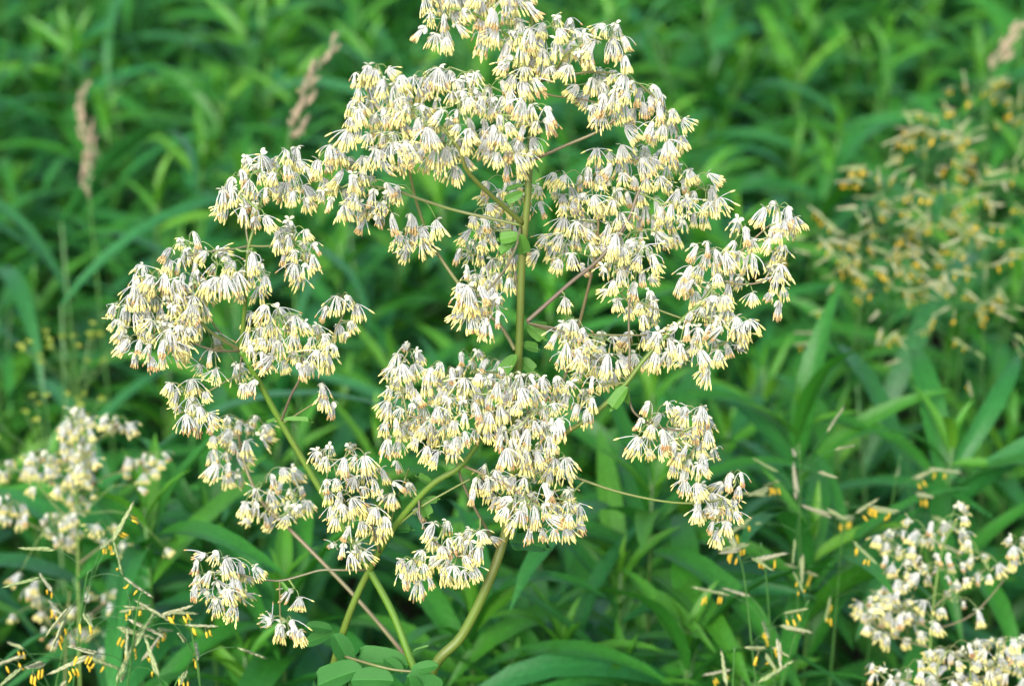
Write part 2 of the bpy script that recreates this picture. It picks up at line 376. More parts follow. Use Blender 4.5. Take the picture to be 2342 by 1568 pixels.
def inside(poly, x, y):
    c = False; j = len(poly) - 1
    for i in range(len(poly)):
        xi, yi = poly[i]; xj, yj = poly[j]
        if (yi > y) != (yj > y) and x < (xj - xi) * (y - yi) / (yj - yi) + xi: c = not c
        j = i
    return c
def sample(poly, gap, rng):
    xs = [p[0] for p in poly]; ys = [p[1] for p in poly]; out = []
    for _ in range(2600):
        x = rng.uniform(min(xs), max(xs)); y = rng.uniform(min(ys), max(ys))
        if not all(inside(poly, x + a, y + b_) for a, b_ in ((0, 0), (9, 0), (-9, 0), (0, 10), (0, -10))): continue
        if all((x - a) ** 2 + ((y - b_) * 0.9) ** 2 > gap * gap for a, b_ in out): out.append((x, y))
    return out
CR = random.Random(29)
def rue_flowers(root, clusters, branch_pts, pfun, gap=22.5, scale=1.0, thick=0.014, max_objects=300, hub_drop=0.0, size=1.0):
    """clusters: list of (polygon or list of single points, depth). Builds flower_cluster > flower under root."""
    inv = Matrix.Translation(-root.location); tree = list(branch_pts); todo = []
    for ci, (poly, d, *opt) in enumerate(clusters):
        single = opt and opt[0] == 's'
        gp = opt[0] if opt and not single else gap
        cs = poly if single else sample(poly, gp, CR)
        if not cs: continue
        cx = sum(c[0] for c in cs) / len(cs); cy = sum(c[1] for c in cs) / len(cs)
        ap = []
        for (x, y) in cs:
            dd = CR.uniform(-thick, thick) * (1.0 if len(cs) > 3 else 0.4)
            ap.append(pfun(x, y - 23 * scale, d + dd))
        todo.append((ap, ci))
    all_fl = []; hubs = []
    for ap, ci in todo:
        k = max(1, round(len(ap) / 4.5)); cent = CR.sample(ap, k)
        for _ in range(5):
            g_ = [[] for _ in cent]
            for a in ap: g_[min(range(len(cent)), key=lambda q: (a - cent[q]).length_squared)].append(a)
            cent = [sum(q, Vector()) / len(q) if q else c for q, c in zip(g_, cent)]
        for c, q in zip(cent, g_):
            if q: hubs.append([c + Vector((0, 0.002, 0.001 - hub_drop)), q, ci])
    cl = {}
    def cluster(ci):
        if ci not in cl: cl[ci] = MB()
        return cl[ci]
    L0 = root.location
    pend = hubs[:]
    while pend:                                           # grow the branchlets outward from the branches
        best = None
        for h in pend:
            q = min(tree, key=lambda p: (p - h[0]).length_squared); dq = (q - h[0]).length_squared
            if best is None or dq < best[0]: best = (dq, h, q)
        _, h, q = best; pend.remove(h)
        mid_ = (h[0] + q) / 2 + Vector((CR.gauss(0, .002), CR.gauss(0, .002), -0.12 * (h[0] - q).length))
        pts = smooth([q - L0, mid_ - L0, h[0] - L0], 4); cluster(h[2]).tube(pts, [lerp(0.0006, 0.0004, i / (len(pts) - 1)) for i in range(len(pts))], 5)
        tree.append(h[0]); tree.append(mid_)
        for a in h[1]:
            v = a - h[0]; m1 = h[0] + v * 0.55 + Vector((0, 0, 0.25 * v.length))
            pts = smooth([h[0] - L0, m1 - L0, a - L0], 3); cluster(h[2]).tube(pts, 0.00024, 4)
            away = Vector((v.x, v.y, 0)); all_fl.append((a, away, h[2]))
    objs = {}
    for ci, mb in cl.items():
        objs[ci] = obj('flower_cluster', mb.mesh('flower_cluster', ['twig']), root)
    all_fl.sort(key=lambda q: q[0].y)
    extra = []; ndone = 0
    for a, away, ci in all_fl:
        r = CR.random(); kind = 0 if r < 0.44 else (1 if r < 0.74 else 2); vi = CR.randrange(5)
        s = CR.uniform(0.80, 1.24) * size
        ax = Vector((-away.y, away.x, 0)); tilt = min(away.length / 0.012, 1) * rad(30) + CR.gauss(0, rad(13))
        q = Quaternion(ax.normalized(), -tilt) if ax.length > 1e-6 else Quaternion((1, 0, 0, 0))
        T = Matrix.Translation(a - L0) @ q.to_matrix().to_4x4() @ Matrix.Rotation(CR.gauss(0, .36), 4, 'X') @ Matrix.Rotation(CR.uniform(0, 6.28), 4, 'Z') @ Matrix.Scale(s, 4)
        if ndone < max_objects: obj('flower', FLOWER_M[kind][vi], objs[ci], T); ndone += 1
        else: extra.append((FLOWER_A[kind][vi], T, 0.0))
    if extra: join_transformed('flower_mass', extra, FM, root, 'stuff')
    print('flowers', root.name, len(all_fl), 'clusters', len(cl))

def leaflet(seed, lobes=3, mat_='rue'):
    """rounded three-toothed leaflet of unit length along +Y"""
    rng = random.Random(seed); n = 26; rim = []
    for i in range(n + 1):
        a = lerp(-1, 1, i / n)                                   # round the blade from the stalk and back
        th = a * math.pi; r = 0.5 * (1 + 0.10 * math.cos(th)) 
        x = math.sin(th) * 0.33 * (1 + .1 * math.cos(th)); y = 0.5 + 0.5 * math.cos(th)
        if lobes and abs(a) < 0.42: k = 0.90 + 0.12 * abs(math.cos(a * math.pi * 3.6)); x *= k * 1.12; y *= k
        rim.append((x, y))
    mb = MB(); V = []; A = []
    for s in (0.0, 0.5, 0.98):
        for (x, y) in rim:
            xx = x * s; yy = y; V.append((xx, yy * (1 - 0.04 * s), 0.30 * abs(xx) - 0.22 * yy * yy + 0.02 * math.sin(9 * yy) * s)); A.append(min(1, abs(xx) / 0.33))
    F = [(k * (n + 1) + i, k * (n + 1) + i + 1, (k + 1) * (n + 1) + i + 1, (k + 1) * (n + 1) + i) for k in range(2) for i in range(n)]
    mb.add(V, F, 0, rng.random(), A); return mb
LEAFLET_M = [leaflet(k).mesh('leaflet', ['rue']) for k in range(3)]; BRACT_M = [leaflet(k + 9, 3).mesh('leaflet', ['ruetop']) for k in range(3)]
OVAL_M = [leaflet(k + 20, 0).mesh('leaflet', ['rue']) for k in range(2)]
def place_leaf(root, name, me, base, tip, roll=0.0, wide=1.0, face=None):
    """lay a leaflet from base to tip, its face towards the sky and a little towards the viewer"""
    d = tip - base; L = d.length; y = d.normalized(); up = (face or Vector((0, -0.55, 1))).normalized()
    x = y.cross(up).normalized(); z = x.cross(y); m3 = Matrix((x, y, z)).transposed().to_4x4()
    return obj(name, me, root, Matrix.Translation(base - root.location) @ m3 @ Matrix.Rotation(roll, 4, 'Y') @ Matrix.Diagonal((L * wide, L, L, 1)))

# ------------------------------------------------------------------ the main meadow rue
def D(pts): return pts
S0 = P(985, 1550, 0.0); base = Vector((S0.x - 0.03, S0.y - 0.02, 0))
rue = empty('meadow_rue', base, 'tall meadow rue in sharp focus, with many drooping cream and yellow tassel flowers', 'plant', 'meadow rue plants')
BR = []      # traced branches: (points [(x, y, depth)], radius start, radius end, material)
stem_line = [base, base.lerp(S0, 0.35), base.lerp(S0, 0.65), base.lerp(S0, 0.82), base.lerp(S0, 0.92), S0] + [P(*q) for q in [(1058, 1450, 0), (1122, 1320, 0), (1160, 1200, .004), (1174, 1080, .006), (1180, 920, .006), (1187, 800, .004), (1194, 600, .002), (1206, 460, 0), (1213, 330, .0), (1215, 210, 0), (1217, 60, 0), (1216, -40, 0), (1205, -130, 0)]]
sp = smooth(stem_line, 6); mb = MB()
mb.tube([p - base for p in sp], [lerp(0.0030, 0.0010, (i / len(sp)) ** 1.6) for i in range(len(sp))], 10); obj('stem', mb.mesh('rue_stem', ['stem']), rue)
branch_pts = [p for p in sp if p.z > 0.85]
B = 'branch'; Q = 'stem'; U = 'purple'
for pts, r0, r1, mm in [
    ([(968, 1560, 0), (945, 1522, .0), (900, 1405, .005), (845, 1303, .008), (785, 1205, .010), (725, 1105, .012), (640, 960, .010), (592, 872, .006), (550, 800, 0)], .0022, .0015, Q),
    ([(752, 1600, .03), (764, 1515, .02), (800, 1400, .012), (843, 1306, .008), (905, 1200, -.004), (985, 1110, -.012), (1048, 1070, -.016), (1085, 1025, -.018), (1125, 960, -.02), (1150, 905, -.02)], .0022, .0011, Q),
    ([(960, 1545, .01), (900, 1465, .03), (800, 1350, .05), (665, 1212, .07), (605, 1155, .08), (570, 1090, .085), (552, 1030, .09), (545, 985, .09)], .0013, .0008, B),
    ([(843, 1302, .008), (790, 1303, 0), (735, 1303, 0), (690, 1315, 0), (640, 1327, 0), (590, 1322, 0), (540, 1310, 0)], .0007, .0005, U),
    ([(640, 1328, 0), (640, 1380, 0), (642, 1420, 0), (650, 1430, 0)], .0004, .0003, B),
    ([(550, 800, 0), (560, 700, -.005), (566, 600, -.008), (569, 562, -.008), (585, 510, -.006), (605, 440, -.004), (640, 385, 0)], .0012, .0007, Q),
    ([(569, 562, -.008), (562, 520, -.004), (558, 480, 0), (535, 470, .004)], .0006, .0005, U),
    ([(569, 562, -.008), (530, 570, -.012), (480, 575, -.014), (430, 585, -.012)], .0006, .0005, U),
    ([(569, 562, -.008), (610, 563, -.006), (650, 558, -.004), (680, 560, 0)], .0006, .0004, B),
    ([(550, 800, 0), (490, 765, -.012), (430, 710, -.02), (375, 660, -.02), (340, 640, -.018)], .0009, .0006, B),
    ([(550, 802, 0), (500, 802, -.012), (455, 790, -.016), (400, 770, -.02)], .0007, .0005, U),
    ([(545, 805, .003), (520, 780, .006), (485, 735, .012), (470, 690, .015)], .0007, .0005, B),
    ([(552, 815, 0), (548, 850, 0), (550, 875, 0)], .0004, .0003, U),
    ([(565, 850, .003), (520, 870, 0), (475, 895, 0), (440, 905, 0)], .0006, .0004, B),
    ([(642, 965, .010), (665, 905, 0), (687, 860, -.005), (690, 800, -.005), (660, 750, -.005)], .0007, .0005, U),
    ([(645, 968, .010), (690, 940, .008), (728, 915, .006)], .0005, .0003, B),
    ([(700, 840, .0), (745, 800, .01), (770, 750, .015), (790, 710, .018)], .0005, .0004, B),
    ([(1195, 510, 0), (1150, 470, -.01), (1100, 425, -.02), (1065, 385, -.026), (1050, 340, -.028), (1010, 290, -.028)], .0014, .0008, Q),
    ([(1193, 515, 0), (1110, 497, .0), (1030, 478, 0), (960, 455, -.002), (890, 432, -.004), (800, 420, -.006)], .0009, .0006, B),
    ([(1190, 520, 0), (1182, 560, -.012), (1155, 615, -.022), (1118, 660, -.028), (1090, 680, -.028)], .0008, .0005, U),
    ([(1178, 800, .004), (1145, 745, .012), (1100, 705, .016), (1050, 650, .018), (990, 560, .02), (958, 480, .018), (938, 400, .014), (925, 320, .008), (900, 260, .004)], .0011, .0007, B),
    ([(1188, 740, .004), (1186, 690, .02), (1180, 640, .035), (1170, 560, .035), (1175, 480, .03)], .0008, .0005, U),
    ([(1213, 368, 0), (1250, 352, 0), (1300, 330, 0), (1365, 302, 0), (1410, 270, 0)], .0010, .0006, B),
    ([(1215, 205, 0), (1270, 220, 0), (1320, 225, .003), (1365, 235, .003)], .0006, .0004, B),
    ([(1216, 190, 0), (1300, 172, -.006), (1360, 165, -.004), (1430, 175, 0), (1490, 215, 0), (1530, 260, .004), (1550, 300, .006)], .0007, .0004, B),
    ([(1217, 190, 0), (1265, 165, -.01), (1290, 130, -.014), (1330, 100, -.014), (1390, 85, -.01)], .0008, .0005, Q),
    ([(1217, 130, 0), (1180, 95, -.01), (1130, 60, -.016), (1080, 30, -.018), (1030, 20, -.016)], .0008, .0005, Q),
    ([(1205, 735, 0), (1250, 695, .004), (1310, 642, .010), (1375, 588, .016), (1435, 505, .022), (1460, 440, .026), (1490, 400, .028)], .0012, .0007, U),
    ([(1288, 875, .05), (1312, 790, .05), (1335, 700, .045), (1352, 630, .04), (1365, 560, .036), (1370, 480, .034)], .0010, .0007, B),
    ([(1206, 738, 0), (1240, 745, -.006), (1275, 752, -.01), (1300, 770, -.012)], .0006, .0004, U),
    ([(1207, 738, 0), (1260, 755, .01), (1330, 763, .02), (1400, 766, .022), (1480, 766, .022)], .0007, .0005, B),
    ([(1172, 1085, .006), (1240, 1022, -.006), (1340, 960, -.012), (1420, 890, -.014), (1475, 820, -.014), (1545, 745, -.012), (1610, 685, -.010), (1640, 640, -.008)], .0016, .0009, Q),
    ([(1437, 872, -.013), (1440, 800, -.01), (1438, 740, -.008), (1440, 680, -.008)], .0007, .0005, U),
    ([(1437, 872, -.013), (1395, 840, -.012), (1350, 812, -.012)], .0005, .0004, B),
    ([(1430, 875, -.013), (1370, 878, -.014), (1320, 873, -.014), (1300, 890, -.014)], .0006, .0004, B),
    ([(1560, 728, -.012), (1510, 710, -.012), (1460, 690, -.012)], .0005, .0004, B),
    ([(1575, 718, -.011), (1650, 735, -.016), (1690, 750, -.016)], .0005, .0004, B),
    ([(1640, 640, -.008), (1690, 650, -.006), (1740, 645, -.006), (1760, 625, -.006)], .0005, .0004, B),
    ([(1640, 640, -.008), (1680, 590, -.006), (1720, 550, -.006), (1760, 515, -.006)], .0006, .0004, B),
    ([(1434, 880, -.013), (1442, 925, -.014), (1458, 950, -.014), (1500, 975, -.012), (1560, 985, -.01)], .0007, .0005, U),
    ([(1178, 1060, .006), (1240, 1075, -.004), (1300, 1086, -.008), (1400, 1120, -.01), (1500, 1143, -.01), (1580, 1150, -.008), (1650, 1140, -.006), (1680, 1110, -.004)], .0008, .0005, B),
    ([(1138, 1252, .004), (1105, 1195, -.004), (1075, 1140, -.008), (1052, 1085, -.01), (1042, 1030, -.01), (1040, 960, -.01)], .0009, .0006, U),
    ([(958, 1140, -.01), (962, 1185, -.016), (985, 1230, -.018), (1030, 1260, -.018)], .0006, .0005, U),
    ([(1060, 1065, -.016), (1120, 1090, -.024), (1180, 1120, -.028), (1230, 1150, -.028)], .0007, .0005, B),
    ([(1095, 1012, -.018), (1040, 985, -.026), (980, 960, -.028), (930, 950, -.028)], .0007, .0005, B),
    ([(868, 1262, 0), (850, 1200, -.012), (830, 1140, -.018), (810, 1100, -.018)], .0007, .0005, B),
    ([(905, 1205, -.004), (960, 1160, -.01), (1020, 1125, -.01), (1075, 1095, -.012)], .0006, .0005, B),
    ([(890, 1215, -.004), (905, 1150, .01), (925, 1100, .02), (935, 1070, .02)], .0005, .0004, Q),
    ([(1186, 830, .01), (1150, 850, .03), (1110, 850, .045), (1080, 850, .05)], .0006, .0004, B),
]:
    q = smooth([P(*p) for p in pts], 5); mb = MB(); mb.tube([p - base for p in q], [lerp(r0, r1, i / len(q)) for i in range(len(q))], 7)
    obj('branch', mb.mesh('rue_branch', [mm]), rue); branch_pts += q[len(q) // 4:]

MAIN = [
    ([(965, -70), (1090, -70), (1085, 30), (1055, 80), (1050, 118), (1000, 120), (962, 85)], -.012),
    ([(1090, -70), (1215, -70), (1215, 45), (1190, 90), (1160, 120), (1110, 110), (1075, 60)], -.010),
    ([(1110, 80), (1200, 60), (1228, 90), (1218, 150), (1232, 212), (1180, 218), (1140, 190), (1145, 130)], -.012),
    ([(1235, 50), (1300, 45), (1345, 80), (1355, 150), (1330, 175), (1290, 198), (1250, 185), (1225, 150)], -.012),
    ([(1368, 45), (1432, 60), (1438, 120), (1442, 178), (1412, 172), (1390, 138), (1346, 122)], -.008, 27),
    ([(1340, 180), (1385, 165), (1440, 180), (1512, 212), (1525, 262), (1480, 266), (1430, 290), (1390, 305), (1350, 295), (1335, 240)], -.003),
    ([(1490, 205), (1530, 245), (1572, 268), (1580, 320), (1560, 360), (1520, 364), (1480, 355), (1472, 310), (1500, 280)], .004),
    ([(1430, 308), (1322, 218)], .0, 's'),
    ([(805, 175), (850, 155), (920, 172), (930, 192), (1000, 165), (1060, 175), (1103, 165), (1103, 220), (1075, 260), (1088, 330), (1073, 400), (1062, 428), (1010, 420), (960, 405), (920, 395), (850, 370), (820, 335), (776, 330), (776, 288), (806, 260)], -.022, 21),
    ([(1108, 196), (1150, 190), (1184, 235), (1225, 240), (1273, 262), (1258, 302), (1222, 312), (1238, 362), (1218, 402), (1160, 412), (1118, 375), (1098, 335), (1088, 260)], -.018),
    ([(716, 380), (750, 341), (780, 356), (840, 356), (882, 378), (902, 420), (902, 470), (908, 524), (880, 534), (830, 524), (790, 508), (738, 484), (718, 430)], -.008),
    ([(908, 448), (998, 525)], -.002, 's'),
    ([(918, 506), (945, 496), (979, 550), (973, 604), (918, 604), (902, 570)], .012),
    ([(1103, 428), (1195, 416), (1250, 426), (1260, 480), (1242, 504), (1202, 505), (1182, 540), (1202, 590), (1208, 652), (1170, 665), (1130, 694), (1072, 652), (1041, 600), (1062, 540), (1056, 500), (1108, 470)], .036),
    ([(1038, 658), (1070, 636), (1110, 662), (1147, 678), (1168, 740), (1157, 764), (1110, 760), (1056, 754), (1041, 710)], -.028),
    ([(1253, 400), (1285, 381), (1330, 396), (1350, 356), (1400, 341), (1440, 346), (1480, 336), (1540, 361), (1572, 368), (1584, 408), (1622, 408), (1658, 450), (1648, 502), (1612, 522), (1562, 542), (1558, 578), (1520, 584), (1490, 562), (1420, 592), (1380, 592), (1330, 644), (1280, 634), (1221, 604), (1226, 550), (1278, 530), (1273, 480), (1256, 440)], .034),
    ([(1408, 540), (1450, 550), (1492, 578), (1513, 640), (1503, 690), (1514, 744), (1470, 754), (1430, 734), (1382, 704), (1371, 640), (1376, 610)], -.006),
    ([(1580, 575), (1640, 555), (1673, 588), (1694, 640), (1684, 693), (1650, 714), (1600, 704), (1558, 694), (1552, 660), (1568, 620)], -.010),
    ([(1682, 510), (1722, 522), (1738, 560), (1733, 604), (1700, 620), (1666, 580)], -.006),
    ([(1738, 474), (1790, 466), (1829, 512), (1824, 554), (1790, 564), (1738, 544)], -.006),
    ([(1745, 548), (1802, 550), (1804, 604), (1770, 614), (1743, 590)], -.004),
    ([(1756, 610), (1797, 618), (1804, 680), (1784, 730), (1752, 702)], -.006),
    ([(1722, 692), (1692, 655)], -.006, 's'),
    ([(1590, 698), (1650, 692), (1692, 716), (1729, 748), (1719, 792), (1692, 824), (1670, 834), (1644, 824), (1644, 886), (1608, 884), (1590, 854), (1540, 866), (1498, 824), (1476, 804), (1486, 768), (1560, 746)], -.014),
    ([(1330, 776), (1400, 766), (1480, 772), (1504, 820), (1494, 864), (1450, 876), (1410, 854), (1370, 834), (1340, 814)], .05, 29),
    ([(1262, 752), (1310, 740), (1354, 780), (1344, 822), (1300, 854), (1272, 832), (1254, 790)], -.012),
    ([(1328, 818), (1380, 810), (1424, 840), (1414, 904), (1360, 904), (1316, 872)], -.012),
    ([(1256, 868), (1300, 874), (1334, 898), (1374, 940), (1364, 975), (1320, 968), (1290, 924), (1256, 914)], -.014),
    ([(1291, 702)], .006, 's'),
    ([(893, 806), (935, 790), (969, 818), (964, 868), (1000, 836), (1042, 826), (1049, 880), (1034, 930), (984, 934), (964, 990), (934, 1044), (886, 1044), (858, 1000), (876, 960), (881, 900)], -.022),
    ([(1048, 880), (1090, 866), (1150, 852), (1200, 862), (1250, 876), (1274, 930), (1289, 980), (1284, 1024), (1234, 1046), (1204, 1066), (1150, 1056), (1120, 1016), (1060, 1046), (1000, 1066), (936, 1046), (956, 980), (1010, 930)], -.03, 21),
    ([(1038, 818), (1130, 811), (1154, 840), (1134, 884), (1046, 884)], .06, 24),
    ([(1188, 1038), (1250, 1020), (1304, 1058), (1304, 1114), (1260, 1114), (1186, 1104)], -.022),
    ([(1063, 1092), (1115, 1070), (1180, 1102), (1260, 1108), (1313, 1128), (1340, 1190), (1339, 1224), (1300, 1250), (1270, 1246), (1210, 1246), (1160, 1214), (1140, 1184), (1076, 1164)], -.022),
    ([(712, 1042), (770, 1024), (822, 1030), (853, 1068), (903, 1088), (914, 1140), (884, 1172), (894, 1222), (862, 1250), (800, 1236), (756, 1204), (726, 1164), (720, 1120), (756, 1090), (716, 1090)], -.018),
    ([(746, 1246), (800, 1236), (844, 1270), (844, 1314), (800, 1296), (756, 1286)], -.012),
    ([(905, 1075), (935, 1125), (950, 1185)], .02, 's'),
    ([(983, 1208), (1030, 1196), (1052, 1228), (1092, 1216), (1134, 1238), (1134, 1272), (1094, 1292), (1094, 1336), (1040, 1336), (960, 1360), (901, 1340), (901, 1300), (950, 1278)], -.018),
    ([(556, 366), (640, 360), (682, 340), (709, 390), (704, 430), (714, 484), (680, 486), (640, 456), (592, 474), (624, 522), (592, 536), (530, 506), (486, 494), (486, 458), (521, 440), (521, 410)], -.006),
    ([(636, 528), (660, 510), (702, 538), (729, 560), (724, 602), (704, 654), (658, 660), (652, 602), (616, 592)], -.004),
    ([(376, 568), (440, 534), (484, 566), (504, 596), (600, 586), (624, 640), (594, 694), (548, 696), (500, 656), (482, 694), (440, 716), (398, 654), (366, 600)], -.014),
    ([(298, 636), (330, 616), (382, 636), (432, 676), (484, 688), (474, 744), (444, 764), (434, 804), (402, 840), (350, 846), (276, 836), (266, 792), (246, 772), (251, 708), (288, 688)], -.022, 21),
    ([(460, 858), (495, 866), (540, 856), (492, 782), (458, 762), (482, 820)], -.004, 's'),
    ([(553, 742), (590, 710), (650, 705), (692, 742), (748, 762), (774, 810), (764, 839), (700, 866), (640, 856), (590, 836), (546, 802), (541, 768)], -.012),
    ([(736, 700), (780, 681), (824, 700), (824, 744), (800, 736), (780, 726), (736, 734)], .016, 22),
    ([(768, 748), (817, 742), (824, 794), (780, 809), (756, 780)], .016),
    ([(376, 876), (420, 896), (440, 876), (484, 910), (484, 972), (460, 990), (398, 980), (386, 930)], -.004),
    ([(556, 900), (584, 890)], -.002, 's'),
    ([(735, 898), (742, 922), (764, 940)], .004, 's'),
    ([(487, 958), (540, 950), (602, 966), (624, 1000), (602, 1034), (544, 1060), (554, 1124), (530, 1134), (486, 1094), (476, 1020)], .09, 23),
    ([(556, 1138), (600, 1116), (640, 1076), (682, 1076), (694, 1130), (714, 1160), (704, 1206), (640, 1216), (580, 1206), (546, 1216)], .075, 24),
    ([(438, 1282), (500, 1260), (562, 1286), (594, 1320), (574, 1350), (574, 1394), (540, 1420), (488, 1396), (436, 1374), (426, 1330)], -.002),
    ([(656, 1356), (692, 1360), (694, 1404), (656, 1414)], 0),
    ([(592, 1406), (640, 1426), (694, 1416), (694, 1484), (650, 1486), (606, 1454)], 0),
    ([(1446, 970), (1490, 924), (1550, 940), (1612, 940), (1644, 990), (1644, 1044), (1602, 1096), (1560, 1086), (1530, 1044), (1488, 1066), (1451, 1030)], -.012),
    ([(1526, 1070), (1580, 1076), (1606, 1134), (1560, 1140)], -.010),
    ([(1577, 1126), (1622, 1116), (1644, 1150), (1614, 1206), (1571, 1206)], -.008),
    ([(1638, 1106), (1690, 1070), (1719, 1130), (1704, 1184), (1684, 1234), (1640, 1250), (1616, 1200), (1648, 1160)], -.006),
]
rue_flowers(rue, MAIN, branch_pts, P)
# its leaves: (base, tip, depth, mesh list, width)
for bx_, by_, tx_, ty_, d, ms, wd in [
    (1197, 425, 1152, 432, 0, BRACT_M, .6), (1196, 440, 1150, 462, -.004, BRACT_M, .7), (1190, 540, 1135, 545, -.002, BRACT_M, .8), (1188, 545, 1132, 580, 0, BRACT_M, .75),
    (1190, 535, 1204, 590, -.01, BRACT_M, .7), (1182, 812, 1135, 862, -.006, BRACT_M, .7), (1190, 790, 1240, 795, .006, BRACT_M, .8), (1190, 820, 1225, 850, .01, BRACT_M, 1.0),
    (1212, 375, 1240, 395, .01, BRACT_M, .8), (1435, 885, 1390, 935, -.02, BRACT_M, .8), (1436, 885, 1432, 930, -.02, BRACT_M, .5), (1430, 880, 1400, 890, -.012, BRACT_M, .5),
    (1206, 742, 1250, 775, .012, BRACT_M, .9), (1215, 745, 1262, 745, .014, BRACT_M, .7), (1165, 1240, 1260, 1240, .03, LEAFLET_M, 1.0), (1170, 1250, 1240, 1222, .035, LEAFLET_M, .9), (1165, 1235, 1175, 1195, .02, LEAFLET_M, .9), (1170, 1130, 1128, 1185, .012, LEAFLET_M, .8),
    (1172, 1100, 1140, 1075, .01, LEAFLET_M, 1.), (960, 1140, 985, 1185, -.006, BRACT_M, .9), (962, 1145, 1005, 1140, -.004, BRACT_M, .6), (880, 1210, 945, 1205, .006, LEAFLET_M, .5), (905, 1195, 900, 1130, .012, LEAFLET_M, .7),
    (648, 962, 712, 955, .006, BRACT_M, .35), (640, 958, 600, 966, .012, BRACT_M, .35), (640, 1328, 660, 1352, 0, BRACT_M, .5), (988, 1108, 955, 1082, -.004, BRACT_M, .8), (560, 805, 572, 835, .0, BRACT_M, .5), (570, 563, 590, 580, 0, BRACT_M, .4),
    (830, 1530, 702, 1560, -.02, LEAFLET_M, .85), (870, 1545, 775, 1572, -.025, LEAFLET_M, .95), (800, 1520, 770, 1450, .01, OVAL_M, .9), (935, 1520, 800, 1500, .0, LEAFLET_M, .75), (900, 1556, 800, 1545, -.03, OVAL_M, .9),
    (940, 1535, 1000, 1515, -.03, OVAL_M, .75), (930, 1545, 1020, 1590, -.035, LEAFLET_M, 1.0), (920, 1540, 880, 1500, -.01, OVAL_M, .9), (935, 1545, 950, 1610, -.04, LEAFLET_M, 1.0), (760, 1440, 700, 1425, .03, OVAL_M, .7), (765, 1445, 690, 1470, .03, OVAL_M, .6), (945, 1490, 985, 1470, -.004, BRACT_M, .25)]:
    place_leaf(rue, 'leaf', CR.choice(ms), P(bx_, by_, d), P(tx_, ty_, d + CR.uniform(-.006, .006)), CR.gauss(0, .25), wd)
mb = MB(); q = smooth([P(950, 1535, -.028), P(900, 1530, -.028), P(850, 1518, -.025), P(790, 1500, -.01)], 5); mb.tube([p - base for p in q], .0007, 6)
q = smooth([P(968, 1556, .0), P(955, 1545, -.02), P(945, 1536, -.028)], 4); mb.tube([p - base for p in q], .0009, 6); obj('leaf_stalk', mb.mesh('leaf_stalk', ['branch']), rue)

# ------------------------------------------------------------------ the other meadow rues, a little farther off
def other_rue(label, foot_px, dep, lines, clusters, gap):
    pf = lambda x, y, d=0.0: PD(x, y, dep + d)
    f = pf(*foot_px); b0 = Vector((f.x, f.y + 0.02, 0))
    root = empty('meadow_rue', b0, label, 'plant', 'meadow rue plants'); pts_all = []
    for i, ln in enumerate(lines):
        pts = [pf(*p) for p in ln]
        if i == 0: pts = [b0, b0.lerp(pts[0], .5), b0.lerp(pts[0], .8), b0.lerp(pts[0], .93)] + pts
        q = smooth(pts, 5); m_ = MB(); r0 = .0014 if i == 0 else .0006
        m_.tube([p - b0 for p in q], [lerp(r0, r0 * .5, k / len(q)) for k in range(len(q))], 6)
        obj('stem' if i == 0 else 'branch', m_.mesh('rue_stem', ['stem' if i == 0 else 'branch']), root); pts_all += [p for p in q if p.z > .62]
    rue_flowers(root, clusters, pts_all, pf, gap, scale=1.0 / dep, thick=0.025, size=0.88)
other_rue('blurred meadow rue with loose white tassel flowers in front of yellow-flowered weeds', (185, 1620, 0), 1.42,
    [[(185, 1620, 0), (180, 1400, 0), (178, 1250, 0), (175, 1120, 0), (172, 1020, 0), (172, 965, 0)], [(178, 1200, 0), (120, 1150, 0), (70, 1080, 0)], [(176, 1150, 0), (240, 1090, .02), (330, 1070, .03)], [(178, 1270, 0), (110, 1220, 0), (30, 1180, 0)], [(175, 1080, 0), (220, 1010, 0), (260, 975, 0)], [(178, 1290, 0), (230, 1250, 0), (270, 1230, 0)]],
    [([(138, 960), (175, 940), (205, 945), (212, 990), (235, 1050), (205, 1105), (165, 1095), (132, 1050)], 0), ([(228, 948), (265, 945), (305, 985), (292, 1016), (232, 1004)], .0), ([(46, 1045), (100, 1034), (140, 1070), (120, 1110), (90, 1112), (50, 1100)], 0),
     ([(280, 1056), (330, 1040), (384, 1024), (386, 1072), (330, 1114), (280, 1094)], .03), ([(120, 1090), (215, 1085), (220, 1165), (190, 1184), (125, 1150)], 0), ([(-20, 1120), (62, 1165), (75, 1215), (15, 1226), (-20, 1200)], 0), ([(-30, 1040), (30, 1060), (30, 1110), (-30, 1110)], 0),
     ([(76, 1185), (184, 1165), (194, 1245), (120, 1260)], 0), ([(205, 1175), (305, 1225), (292, 1285), (216, 1256)], 0, 34), ([(135, 1130), (80, 1130), (316, 1130), (46, 1325), (380, 1270)], 0, 's')], 18)
other_rue('small blurred meadow rue with sparse white tassels among flowering brome', (150, 1640, 0), 1.46,
    [[(150, 1640, 0), (150, 1500, 0), (155, 1400, 0), (160, 1350, 0)], [(152, 1460, 0), (200, 1410, 0), (250, 1370, 0)], [(152, 1470, 0), (110, 1420, 0), (80, 1370, 0)]],
    [([(52, 1330), (96, 1335), (100, 1400), (56, 1390)], 0), ([(225, 1340), (275, 1350), (272, 1412), (230, 1404)], 0), ([(95, 1390), (205, 1370), (215, 1450), (150, 1500), (60, 1450)], 0, 30), ([(210, 1440), (250, 1475), (180, 1450), (230, 1500), (30, 1420)], 0, 's')], 20)
